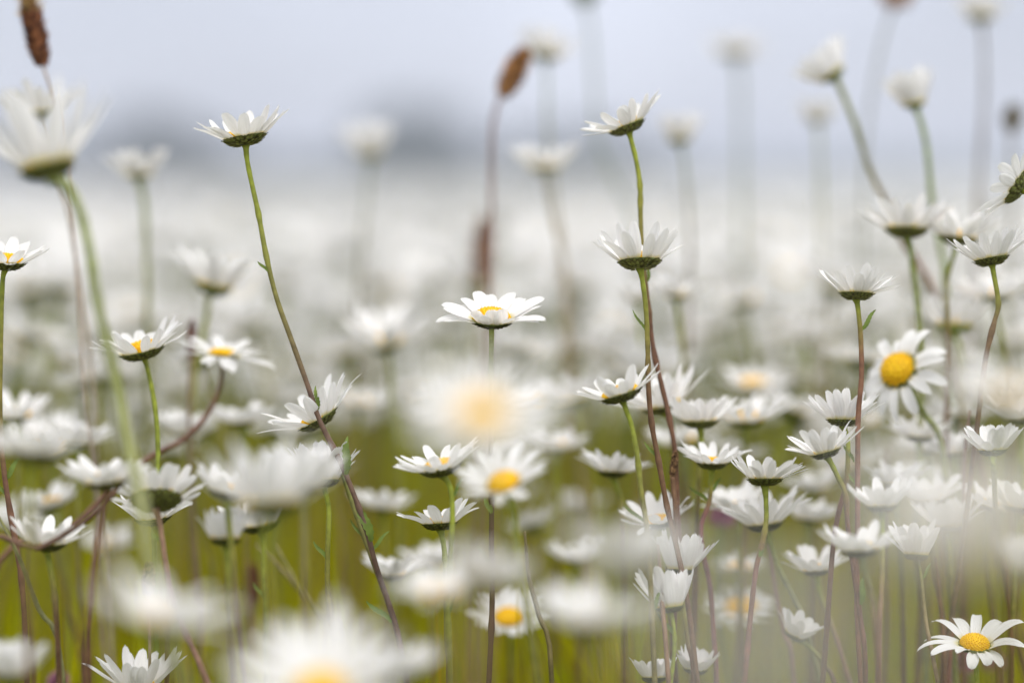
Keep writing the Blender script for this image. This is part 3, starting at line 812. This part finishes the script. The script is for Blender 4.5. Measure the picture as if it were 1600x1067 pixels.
D('enormous pale veil of a daisy very close, filling the bottom right of the middle', 1225, 1075, 400, .37, 3, -14, 34, 0, 22, 0, [(1225, 1200)], r=.0085)
D('huge glowing white daisy very close at the right edge, hiding the heads behind it', 1530, 880, 390, .50, -4, 0, 34, 0, 22, 0, [(1580, 1000)], r=.0085)
D('faint wide veil of petals at the right edge, above the huge glowing one', 1570, 640, 210, .82, 0, 2, 30, 0, 21, 0, [(1570, 680), (1565, 900)], r=.0078)
D('bright blurred daisy cut by the lower part of the right edge', 1625, 905, 150, 1.0, 0, 0, 40, 0, 20, 0, [(1630, 950)], r=.0078)

# --- behind, soft
D('daisy facing the viewer with a big yellow centre, right of the tall straight stem', 1409, 583, 150, 1.34, -54, 38, 6, 50, 15, 0,
  [(1420, 600), (1430, 622), (1445, 648), (1470, 690), (1480, 800)], r=.0080, hh=.0070, top=(.16, .19, .04), low=(.2, .2, .06), cut=.9, jit=12, yaw=6, sr=.0014)
D('soft daisy with a yellow centre on a long curved brown stem', 348, 562, 156, 1.37, 4, 1, 10, 14, 17, 0,
  [(346, 590), (338, 620), (318, 655), (285, 688), (250, 705), (205, 735), (155, 785), (95, 835), (0, 875)], top=(.2, .16, .09), low=(.2, .10, .07), cut=.2, r=.0062, front=(.8, .6, -30), sr=.0012)
D('wide soft daisy behind the ragged one, petals raised to the right', 1036, 644, 150, 1.34, -12, 2, 38, 2, 19, 0, [(1048, 660), (1052, 700), (1050, 800)], r=.0082)
D('slightly soft daisy between the ragged one and the daisy with the tall straight stem', 1094, 667, 128, 1.32, -2, -2, 36, 0, 20, 0, [(1096, 700), (1090, 800)], r=.0074)
D('soft shallow daisy with a strip of yellow right of the slightly soft one', 1165, 668, 148, 1.41, -2, 1, 30, 2, 20, 0, [(1165, 690), (1163, 800)], r=.0088)
D('blurred daisy with yellow top seen above the soft shallow one', 1176, 612, 110, 1.58, 0, 10, 26, 2, 20, 0, [(1176, 640), (1176, 800)], r=.0085)
D('double-looking daisy with a dark cup behind the curved green stem of the narrow-petalled one', 1196, 828, 134, 1.31, -8, -3, 44, 8, 20, 0, [(1204, 850), (1216, 885), (1240, 935), (1262, 990)], top=GREEN, low=(.2, .2, .08), r=.0074, jit=14)
D('soft daisy half behind the double-looking one, on its left', 1152, 800, 96, 1.36, -10, 2, 38, 4, 19, 0, [(1155, 820), (1158, 950)], r=.0072)
D('slightly soft daisy behind the fan-shaped daisy stem with one petal raised right', 1030, 824, 118, 1.30, -10, 2, 34, 2, 18, 0, [(1040, 840), (1046, 940)], r=.0074, jit=12)
D('soft bowl-shaped daisy left of the ragged daisy stem, below it', 957, 744, 108, 1.34, 3, -2, 34, 6, 23, 0, [(965, 765), (972, 795), (975, 900)], r=.0074)
D('soft white daisy behind the oblique yellow centre, a little to its right', 868, 705, 100, 1.50, 0, 4, 30, 0, 20, 0, [(870, 730), (872, 900)], r=.0075)
D('soft daisy with upright petals right of the long crossing brown stem, above the cup-shaped one', 1416, 370, 146, 1.38, 2, -8, 40, 4, 24, 0, [(1422, 385), (1428, 430), (1436, 500), (1440, 600)], top=(.2, .25, .06), low=(.22, .24, .09), r=.0088, sr=.0014, lm=.018)
D('soft daisy overlapping behind the sharp cup-shaped one near the right edge', 1496, 382, 126, 1.38, 8, -4, 40, 0, 20, 0, [(1490, 400), (1478, 450), (1482, 560)], r=.0080)
D('wide pale daisy directly below the sharp cup-shaped one near the right edge', 1554, 474, 126, 1.45, -2, -4, 34, 0, 22, 0, [(1558, 500), (1572, 560), (1580, 700)], r=.0080)
D('pale backlit daisy with a tan centre above the one that faces the viewer', 1490, 520, 118, 1.44, 3, -9, 48, 0, 18, 0, [(1500, 545), (1504, 620), (1506, 800)], r=.0086, tone=2.2)
D('soft daisy tipped left high on a long slanting brown stem at the upper right', 1306, 124, 92, 1.49, -34, -12, 50, -2, 22, 0,
  [(1314, 140), (1335, 192), (1350, 240), (1366, 280), (1384, 318), (1408, 370), (1440, 420), (1466, 480)], top=(.22, .24, .08), low=(.22, .13, .09), cut=.5, r=.0080, lm=.0195, sr=.0015)
D('soft upright daisy right of the slanting one with a dark cup and light green stem', 1430, 170, 74, 1.47, -10, -5, 58, 0, 22, 0,
  [(1437, 185), (1447, 225), (1452, 270), (1456, 310), (1468, 380), (1478, 450)], top=(.2, .26, .07), low=(.2, .25, .08), r=.0070, lm=.0195, sr=.0014)
D('faint daisy touching the upper edge at the far right on a long grey stem', 1532, 36, 90, 1.72, 0, -6, 44, 0, 20, 0, [(1536, 60), (1538, 150), (1530, 280), (1525, 400)], top=(.2, .18, .14), low=(.2, .16, .13), r=.0080, lm=.018, sr=.0012)
D('ghostly daisy high in the sky on a wide upright grey stem', 1148, 92, 92, 2.05, 2, -4, 40, 0, 20, 0, [(1156, 120), (1158, 250), (1158, 400)], top=(.2, .24, .14), low=(.2, .24, .12), r=.0105, sr=.0014)
D('blurred small daisy just below the slanting one', 1276, 194, 66, 1.78, 0, -4, 52, 0, 20, 0, [(1280, 220), (1285, 400)], r=.0070, sr=.0009)
D('blurred small daisy to the right of the upper middle one', 1062, 226, 66, 1.66, -2, -4, 48, 0, 20, 0, [(1068, 240), (1074, 300), (1078, 400)], top=(.2, .25, .12), r=.0078, lm=.018, sr=.0009)
D('blurred white daisy behind the tilted brown seed head', 850, 96, 90, 1.72, 8, -6, 42, 0, 20, 0, [(854, 120), (856, 200), (866, 300), (880, 420)], top=(.2, .26, .14), low=TAN, r=.0092, lm=.018, sr=.0009)
D('blurred daisy below the tilted brown seed head, in front of the low dark trees', 852, 272, 112, 1.62, -2, -2, 42, 0, 20, 0, [(856, 300), (866, 350), (882, 420), (890, 520)], top=(.2, .18, .09), low=TAN, r=.0078, lm=.019, sr=.0009)
D('round white blurred daisy left of the middle at the height of the trees', 578, 250, 80, 1.80, 0, 0, 60, -6, 24, 0, [(576, 280), (566, 380), (560, 500)], top=(.2, .24, .12), r=.0082, lm=.019, sr=.0009)
D('soft daisy in front of the tree clump, left of the tall daisy', 217, 282, 96, 1.57, -2, -3, 36, 0, 22, 0, [(224, 310), (228, 360), (230, 470)], top=(.2, .24, .08), low=(.25, .25, .12), r=.0082, lm=.018, sr=.0016)
D('soft flat daisy half behind the brown spike stem at the upper left', 66, 188, 134, 1.42, -12, -6, 38, 0, 20, 0, [(75, 210), (90, 280), (108, 340), (130, 480), (145, 600), (150, 700)], top=(.3, .26, .2), low=(.34, .28, .22), sr=.0008, r=.0075)
D('soft daisy with raised petals below the long curved brown stem', 288, 682, 96, 1.46, -6, 3, 42, 0, 19, 0, [(292, 710), (300, 850)], r=.0078)
D('blurred daisy right of the fan-shaped one', 1058, 470, 92, 1.50, 4, 0, 40, 0, 20, 0, [(1062, 500), (1070, 600)], r=.0080)
D('blurred daisy half hidden behind the double stem, level with the one right of it', 1000, 474, 80, 1.56, -4, 0, 34, 0, 20, 0, [(1002, 520), (1004, 640)], r=.0075)
D('white round blur alone in the green gap left of the cup-shaped daisy stem', 1260, 536, 84, 1.72, 0, 2, 42, 0, 22, 0, [(1262, 580), (1266, 700)], r=.0070)
D('pale fluffy daisy at the right behind the veil, topmost of its cluster', 1402, 764, 98, 1.36, 0, -2, 40, 0, 22, 0, [(1404, 800), (1410, 950)], r=.0074)
D('pale daisy in the veiled cluster, below and right of the topmost one', 1452, 790, 104, 1.33, -4, -2, 42, 0, 21, 0, [(1456, 830), (1462, 900), (1478, 1000)], low=MAROON, r=.0074)
D('pale daisy in the veiled cluster touching the narrow half closed daisy', 1482, 828, 100, 1.31, 0, -2, 46, 0, 22, 0, [(1484, 860), (1488, 950), (1480, 1060)], low=MAROON, r=.0074)
D('hazy daisy at the right end of the veiled cluster', 1545, 800, 104, 1.34, 14, 0, 36, 0, 20, 0, [(1540, 840), (1548, 930), (1562, 1060)], low=MAROON, r=.0074)
D('hazy daisy between the veiled cluster and the pale upright one at the right edge', 1488, 715, 92, 1.40, -8, 0, 44, 0, 20, 0, [(1490, 760), (1500, 900), (1505, 1060)], low=MAROON, r=.0074)
D('soft daisy with a dim cup left of the crossing maroon stems near the bottom', 1276, 898, 98, 1.33, -6, -2, 32, 0, 21, 0, [(1282, 930), (1300, 980), (1325, 1060)], low=PINK, r=.0074)
D('dim flat daisy above the veiled one with the faint yellow centre', 1154, 896, 84, 1.50, 0, 2, 20, 0, 20, 0, [(1156, 930)], r=.0074)
D('veiled daisy with a faint yellow centre low right of the middle', 1158, 958, 106, 1.50, 0, 24, 12, 8, 20, 0, [(1160, 1000)], r=.0084)
D('soft daisy with a yellow centre facing forward beside the dark upright stem near the bottom', 795, 972, 118, 1.43, 0, 28, 22, 6, 20, 0, [(797, 1010), (800, 1090)], r=.0074)
D('dim white daisy under the blunt-petalled one, left of its green stem', 672, 890, 84, 1.48, 0, 2, 34, 0, 20, 0, [(674, 930), (676, 1060)], r=.0074)
D('dim white daisy low at the left beneath the dark curved stems', 170, 862, 90, 1.65, 0, 4, 36, 0, 20, 0, [(172, 900), (172, 1060)], r=.0074)
D('dim daisy over the dark curved stems at the left, above the flecked one', 78, 800, 118, 1.44, -14, 2, 30, 0, 20, 0, [(82, 830), (96, 900)], r=.0082)
D('pale blurred daisy behind the tall stem just under the long curved one', 560, 640, 96, 1.62, 0, 6, 30, 0, 20, 0, [(562, 690), (566, 820)], r=.0078)
D('faint daisy between the round bright blur and the ragged daisy stem', 905, 800, 84, 1.75, 0, 4, 34, 0, 20, 0, [(906, 850)], r=.0074)

D('soft white head low between the crowded pair stems and the flat soft daisy', 1262, 818, 92, 1.42, 6, -2, 34, 0, 20, 0, [(1264, 850), (1266, 980)], r=.0072)
D('dim white head between the tall straight stem and the soft tapered-cup daisy', 1448, 712, 96, 1.46, -6, -2, 36, 0, 20, 0, [(1450, 750), (1452, 900)], r=.0074)
D('pale soft head above the topmost one of the veiled cluster', 1436, 690, 104, 1.38, 4, -2, 36, 0, 20, 0, [(1438, 730), (1440, 900)], r=.0074)
D('pale soft head cut by the right edge above the pale upright one', 1596, 660, 110, 1.36, -6, -2, 38, 0, 20, 0, [(1594, 700), (1590, 900)], r=.0074)
D('dim soft head between the double-looking daisy and the crossing maroon stems', 1272, 770, 92, 1.50, -4, 0, 34, 0, 20, 0, [(1274, 800), (1276, 950)], r=.0074)
D('soft head under the half hidden daisy, right of the leafy joint', 598, 800, 96, 1.47, 4, 0, 34, 0, 20, 0, [(600, 830), (602, 1000)], r=.0074)
D('soft head filling the gap left of the tipped daisy, under the long curved stem', 380, 668, 104, 1.44, -4, -2, 34, 0, 20, 0, [(382, 700), (384, 860)], r=.0074)
D('soft head under the pale cluster, close to the top of the corner daisy', 1590, 800, 104, 1.30, 6, -2, 40, 0, 20, 0, [(1588, 850), (1580, 1000)], r=.0074)
D('blurred white head low left of the flat long streak', 612, 905, 104, 1.36, 4, 0, 34, 0, 20, 0, [(614, 930), (616, 1060)], r=.0074)
D('blurred white head in the green gap right of the oblique yellow centre', 900, 880, 92, 1.48, -4, 0, 36, 0, 20, 0, [(902, 920), (904, 1060)], r=.0074)
D('soft pale head over the left edge, above the soft spread one', 28, 660, 112, 1.42, -4, 0, 34, 0, 20, 0, [(30, 700), (32, 860)], r=.0076)
D('soft pale head left of the curved bright green stem, below the big daisy stem', 120, 700, 110, 1.40, 6, -2, 38, 0, 20, 0, [(122, 740), (124, 900)], r=.0076)

# ================================================================= other plants
def spike(label, x0, y0, x1, y1, d, wpx, stem, color, group, low=TAN, tipc=None, sr=.0011, name='plantain_flower', cat='plantain'):
    """ribwort-like seed head: (x0,y0) foot of the head, (x1,y1) its tip"""
    rg = random.Random(int(x0 * 7 + y0))
    a, b = P(x0, y0, d), P(x1, y1, d)
    ax = (b - a); L = ax.length; ax.normalize(); r = wpx / 2 / 4444.4 * d
    path = smooth_path(stem_world(a, ax, stem, d, rg), 4); path[-1].z = -.002
    base = Vector((path[-1].x, path[-1].y, 0))
    rt = root(name, base, label, cat, group)
    mb = MB(); tube(mb, path, [sr] * len(path), stem_colors(len(path), low, low, .5, rg), 8, .05)
    link('stem', mb.mesh('stem', [m_stem], base), rt)
    mb = MB(); x = ax.orthogonal().normalized(); y = ax.cross(x)
    N = 230
    pr = lambda t: r * (math.sin(math.pi * min(1, .12 + t * .86)) ** .55)
    core = [a + ax * L * t / 8 for t in range(9)]
    tube(mb, core, [max(.0003, pr(t / 8) * .8) for t in range(9)], color, 10)
    for i in range(N):
        t = (i + .5) / N; th = i * 2.39996
        nr = (x * math.cos(th) + y * math.sin(th)); rr = pr(t)
        rr *= rg.uniform(.86, 1.1)
        c = a + ax * L * t + nr * rr * .78
        s = r * rg.uniform(.16, .28); tip = c + nr * r * rg.uniform(.18, .42) + ax * s * 1.9
        u = ax.cross(nr)
        cc = lerp((color[0] * .6, color[1] * .6, color[2] * .6), (color[0] * 3.0, color[1] * 3.4, color[2] * 2.8), rg.random() ** 1.6)
        if tipc and t > .7: cc = lerp(cc, tipc, (t - .7) / .3 * rg.random())
        mb.add([tuple(c - ax * s), tuple(c + u * s), tuple(c + ax * s), tuple(c - u * s), tuple(tip)], [(0, 1, 4), (1, 2, 4), (2, 3, 4), (3, 0, 4)], cc)
    if tipc:
        for i in range(60):
            t = rg.uniform(.72, 1.0); th = rg.uniform(0, 6.28); nr = (x * math.cos(th) + y * math.sin(th))
            c = a + ax * L * t + nr * pr(t) * .8; e_ = c + nr * r * rg.uniform(.5, .9) + ax * r * .2
            tube(mb, [c, e_], [.00012, .00025], tipc, 4)
    link('seed_head', mb.mesh('seed_head', [m_brown], base, smooth=False), rt)
SB = (0.10, 0.035, 0.018); SR = (0.22, 0.10, 0.045)
spike('brown plantain spike with tan fuzz at its top, cut by the upper left corner', 66, 102, 42, -8, 1.38, 38, [(72, 118), (80, 140), (90, 170), (104, 250), (112, 330), (122, 460), (135, 640)], SB, 'brown plantain heads', (.38, .31, .26), (.6, .42, .16), sr=.0008)
spike('rusty seed head tilted to the right in front of a blurred daisy', 785, 150, 820, 80, 1.55, 38, [(778, 162), (770, 200), (768, 260), (768, 340), (766, 440), (762, 560)], SR, 'brown plantain heads', (.22, .13, .11))
spike('small sharp brown plantain head low at the left beside the pinkish stem', 232, 930, 233, 880, 1.245, 22, [(232, 950), (234, 1000), (234, 1067)], (.13, .08, .05), 'brown plantain heads', (.3, .24, .14), sr=.0007)
spike('dark brown blurred plantain head at the lower left, right of the pinkish stem', 395, 945, 395, 885, 1.52, 30, [(396, 980), (398, 1060)], (.09, .03, .02), 'brown plantain heads', BROWN)
spike('tall reddish dock spike blurred behind the middle, above the open daisy', 752, 440, 756, 345, 1.78, 34, [(752, 480), (754, 560), (756, 640)], (.20, .11, .085), 'brown plantain heads', (.24, .17, .12), name='dock_spike', cat='dock')
spike('short maroon plantain head between the two daisies left of the tall stem', 299, 560, 300, 500, 1.43, 16, [(298, 590), (296, 640), (298, 760)], (.11, .04, .035), 'brown plantain heads', (.2, .14, .1))
spike('dark flattened bud touching the upper edge, right of the middle', 912, 4, 914, -22, 1.9, 44, [(922, 40), (928, 130), (936, 220), (958, 280), (985, 330), (1000, 400)], (.12, .14, .10), 'brown plantain heads', (.22, .26, .18), sr=.0013, name='flower_bud', cat='bud')
spike('pinkish blurred seed head touching the upper edge right of the thick pale stem', 1400, 8, 1402, -40, 1.75, 60, [(1385, 40), (1365, 130), (1350, 260), (1350, 400)], (.3, .17, .14), 'brown plantain heads', (.24, .25, .2), sr=.0011)
spike('small brown blurred bud at the right edge above the swept petals', 1580, 205, 1584, 168, 1.72, 30, [(1580, 230), (1582, 330), (1580, 480)], (.13, .10, .07), 'brown plantain heads', (.22, .2, .16), name='flower_bud', cat='bud')
spike('brown seed head on the double stem below the fan-shaped daisy', 1050, 745, 1056, 706, 1.27, 13, [(1052, 760), (1056, 830)], (.13, .07, .04), 'brown plantain heads', BROWN)

def clover(label, x, y, wpx, d):
    rg = random.Random(int(x + y)); c = P(x, y, d); r = wpx / 2 / 4444.4 * d
    base = Vector((c.x, c.y, 0)); rt = root('clover_flower', base, label, 'clover', 'pink clover heads')
    mb = MB(); tube(mb, smooth_path([c, c - Vector((0, 0, .05)), c + Vector((.01, 0, -.15)), Vector((c.x, c.y, -.002))]), .001, (.14, .2, .05), 6)
    link('stem', mb.mesh('stem', [m_stem], base), rt)
    mb = MB()
    for i in range(150):
        t = (i + .5) / 150; ph = math.acos(1 - 1.7 * t); th = i * 2.39996
        nv = Vector((math.sin(ph) * math.cos(th), math.sin(ph) * math.sin(th), math.cos(ph)))
        x_ = nv.orthogonal().normalized(); s = r * .09; y_ = nv.cross(x_)
        cc = lerp((.38, .13, .22), (.55, .30, .42), rg.random())
        a = c + nv * r * .25; m_ = c + nv * r * .75; tp = c + nv * r * rg.uniform(.95, 1.1)
        mb.add([tuple(a)] + [tuple(m_ + q) for q in (x_ * s, y_ * s, -x_ * s, -y_ * s)] + [tuple(tp)], [(0, 2, 1), (0, 3, 2), (0, 4, 3), (0, 1, 4), (1, 2, 5), (2, 3, 5), (3, 4, 5), (4, 1, 5)], cc)
    link('flower_ball', mb.mesh('flower_ball', [m_leaf], base, smooth=False), rt)
clover('pink clover head blurred behind the double-looking daisy', 1128, 808, 46, 1.5)
clover('pink clover head blurred under the open daisy in the lower right corner', 1506, 1034, 46, 1.42)
clover('paler pink clover blur right of the other one under the corner daisy', 1552, 1036, 34, 1.5)
clover('pink clover just peeping in at the lower edge left of the daisy fan', 92, 1066, 40, 1.4)

# bare stalks crossing the lower part of the picture
def stalk(label, pts, d, color, r=.0011):
    rg = random.Random(int(pts[0][0] * 3 + pts[0][1]))
    path = [P(q[0], q[1], q[2] if len(q) > 2 else d) for q in pts]
    z = path[-1].z; q = path[-1]
    path += [Vector((q.x + rg.uniform(-.01, .01), q.y + .01, z * .6)), Vector((q.x + rg.uniform(-.02, .02), q.y + .02, z * .25)), Vector((q.x, q.y + .02, -.002))]
    path = smooth_path(path, 4); base = Vector((path[-1].x, path[-1].y, 0))
    mb = MB(); tube(mb, path, [r * (.5 + .5 * min(1, i / 6)) for i in range(len(path))], color, 6)
    o = link('grass_stalk', mb.mesh('grass_stalk', [m_stem], base), None, base)
    o['label'] = label; o['category'] = 'stalk'; o['group'] = 'bare stalks between the daisies'
stalk('thick dark stem bowing from the left edge up to the right, over the flecked daisy', [(214, 715), (170, 780), (120, 822), (60, 856), (-40, 890)], 1.17, (.16, .09, .06), .0011)
stalk('olive stalk slanting from the left edge down to the bottom, left corner', [(-6, 800), (25, 860), (60, 950), (98, 1050)], 1.22, (.2, .2, .08), .0010)
stalk('blurred olive stalk fanning down left of the leafy stem joint, outer one', [(430, 850), (470, 920), (520, 990), (540, 1067)], 1.36, (.24, .22, .07), .0013)
stalk('blurred olive stalk fanning down left of the leafy stem joint, inner one', [(400, 850), (450, 900), (500, 960), (535, 1010)], 1.38, (.22, .18, .08), .0013)
stalk('brown stalk rising beside the veiled cluster at the right, leftmost of four', [(1500, 860), (1492, 930), (1486, 1000), (1480, 1067)], 1.30, (.2, .09, .05))
stalk('maroon stalk behind the corner daisy, dark and straight, just left of the edge', [(1572, 880), (1576, 950), (1580, 1067)], 1.3, (.13, .05, .03))
stalk('brown stalk left of the corner daisy leaning left, second of four', [(1462, 870), (1468, 930), (1476, 1067)], 1.29, (.18, .10, .04))
stalk('maroon stalk through the veiled cluster, rising above it', [(1516, 640), (1508, 700), (1504, 800), (1500, 900), (1488, 980)], 1.31, (.2, .12, .10), .0008)
stalk('pinkish stalk in the veil left of the crossing maroon stems', [(1195, 800), (1208, 900), (1225, 990), (1240, 1060)], 1.33, (.28, .15, .12))
stalk('brown stalk rising left of the closed daisy with the pointed cup', [(1028, 850), (1032, 900), (1036, 960), (1044, 1060)], 1.23, (.25, .15, .09))
stalk('thin upright stalk right of the dark middle stem near the bottom', [(820, 830), (826, 900), (842, 960), (862, 1060)], 1.27, (.16, .13, .05))
stalk('pale thin green stalk right of the corner between two blurs', [(1388, 700), (1384, 800), (1384, 900), (1380, 1060)], 1.42, (.22, .14, .10))

# ================================================================= individual background daisies (copies)
def proto(i):
    rg = random.Random(500 + i)
    hgt = rg.uniform(.36, .45)
    rt = root('daisy', (0, 0, 0), '', 'daisy', 'blurred daisies of the meadow')
    tx, ty = rg.uniform(-.05, .05), rg.uniform(-.05, .05)
    M = head_matrix(rg.uniform(-26, 22), rg.uniform(-20, 6)); ax = M @ Vector((0, 0, 1))
    head = Vector((tx, ty, hgt))
    path = smooth_path([head, head - ax * .008, head - ax * .04 + Vector((0, 0, -.03)), Vector((tx * .6, ty * .6, hgt * .55)), Vector((tx * .1, 0, hgt * .25)), Vector((0, 0, -.002))], 4)
    mb = MB(); tube(mb, path, .0012, stem_colors(len(path), rg.choice([GREEN, (.2, .24, .06), (.2, .18, .07)]), rg.choice([OLIVE, (.24, .22, .04), (.22, .16, .05)]), .5, rg), 5)
    link('stem', mb.mesh('stem', [m_stem]), rt)
    r = rg.uniform(.0072, .0086); ch = r * .5
    mb = MB(); calyx_geo(mb, r, ch, rg, False); mb.v = [np.array([tuple(head + M @ Vector(v)) for v in a]) for a in mb.v]
    link('calyx', mb.mesh('calyx', [m_calyx]), rt)
    mb = MB(); disc_geo(mb, r * .8, ch, r * .36, 30, rg); mb.v = [np.array([tuple(head + M @ Vector(v)) for v in a]) for a in mb.v]
    link('flower_disc', mb.mesh('flower_disc', [m_disc]), rt)
    mb = MB()
    for p in petal_set(rg, rg.choice([18, 20, 22]), rg.uniform(.019, .023), r, rg.uniform(22, 48), rg.uniform(0, 18), 8):
        V, F, UV = petal_geo(p['az'], p['L'], p['W'], p['r0'], ch, p['elev'], p['bend'], p['twist'], rg, 5, 3, p['side'])
        mb.add([tuple(head + M @ Vector(v)) for v in V], F, uv=UV)
    link('petals', mb.mesh('petals', [m_petal]), rt)
    return rt, hgt
def copy_tree(o, parent=None):
    c = o.copy(); C.objects.link(c); c.parent = parent
    for ch in list(o.children): copy_tree(ch, c)
    return c
protos = [proto(i) for i in range(10)]
used = set()
spots = []
rb = random.Random(77)
tries = 0
while tries < 6000:
    tries += 1
    y = math.sqrt(rb.uniform(1.48 ** 2, MASS_START ** 2)); x = rb.uniform(-1, 1) * (.186 * y)
    f = math.sin(x * 5.1 + 1.3 * math.sin(y * 2.1)) + math.sin(y * 3.3 + 1.7 * math.sin(x * 2.7)) + .6 * math.sin(x * 11 + y * 7)
    if rb.uniform(-3.0, .6) > f: continue
    if any((x - a) ** 2 + (y - b_) ** 2 < .036 ** 2 for a, b_, _ in spots): continue
    px = 800 + x / y * 4444.4
    spots.append((x, y, px))
    if len(spots) >= 188: break
spots.sort(key=lambda s_: s_[1])
ZONES = [(430, 'left of the tall upper-left stem'), (760, 'left of the middle daisy'),
         (1000, 'just left of the double stem'), (1345, 'just right of the double stem'), (9999, 'right of the tall straight stem')]
for i, (x, y, px) in enumerate(spots):
    k = rb.randrange(10) if i >= 10 else i
    src, hg = protos[k]
    o = src if k not in used else copy_tree(src)
    used.add(k)
    o.location = (x, y, 0)
    want = max(.30, min(.50, rb.gauss(.415, .035)))
    if y < 2.3: want = min(want + .02, CAM_H - (460 - 295) / 4444.4 * y)
    s_ = want / hg
    o.scale = (s_, s_, s_); o.rotation_euler = (0, 0, rb.uniform(-.8, .8))
    z = next(t for lim, t in ZONES if px < lim)
    dd = 'blurred' if y < 2.7 else 'strongly blurred'
    o['label'] = f'{dd} white daisy in the flowery mass {z}'
    o['group'] = f'{dd} daisies {z}'

# ================================================================= air
mh = bpy.data.materials.new('haze_air'); mh.use_nodes = True; n = mh.node_tree
for q in list(n.nodes): n.nodes.remove(q)
o = n.nodes.new('ShaderNodeOutputMaterial'); v = n.nodes.new('ShaderNodeVolumePrincipled')
v.inputs['Color'].default_value = (0.80, 0.86, 1.0, 1); v.inputs['Density'].default_value = 0.0015
v.inputs['Anisotropy'].default_value = 0.2
n.links.new(v.outputs[0], o.inputs['Volume'])
mb = MB(); x0, x1, y0, y1, z0, z1 = -910, 910, -70, 1610, -1.5, 14
mb.add([(x0, y0, z0), (x1, y0, z0), (x1, y1, z0), (x0, y1, z0), (x0, y0, z1), (x1, y0, z1), (x1, y1, z1), (x0, y1, z1)],
       [(0, 3, 2, 1), (4, 5, 6, 7), (0, 1, 5, 4), (1, 2, 6, 5), (2, 3, 7, 6), (3, 0, 4, 7)])
hz = link('haze', mb.mesh('haze', [mh], smooth=False)); hz['kind'] = 'stuff'; hz['label'] = 'thin bluish haze over the meadow'; hz['category'] = 'haze'
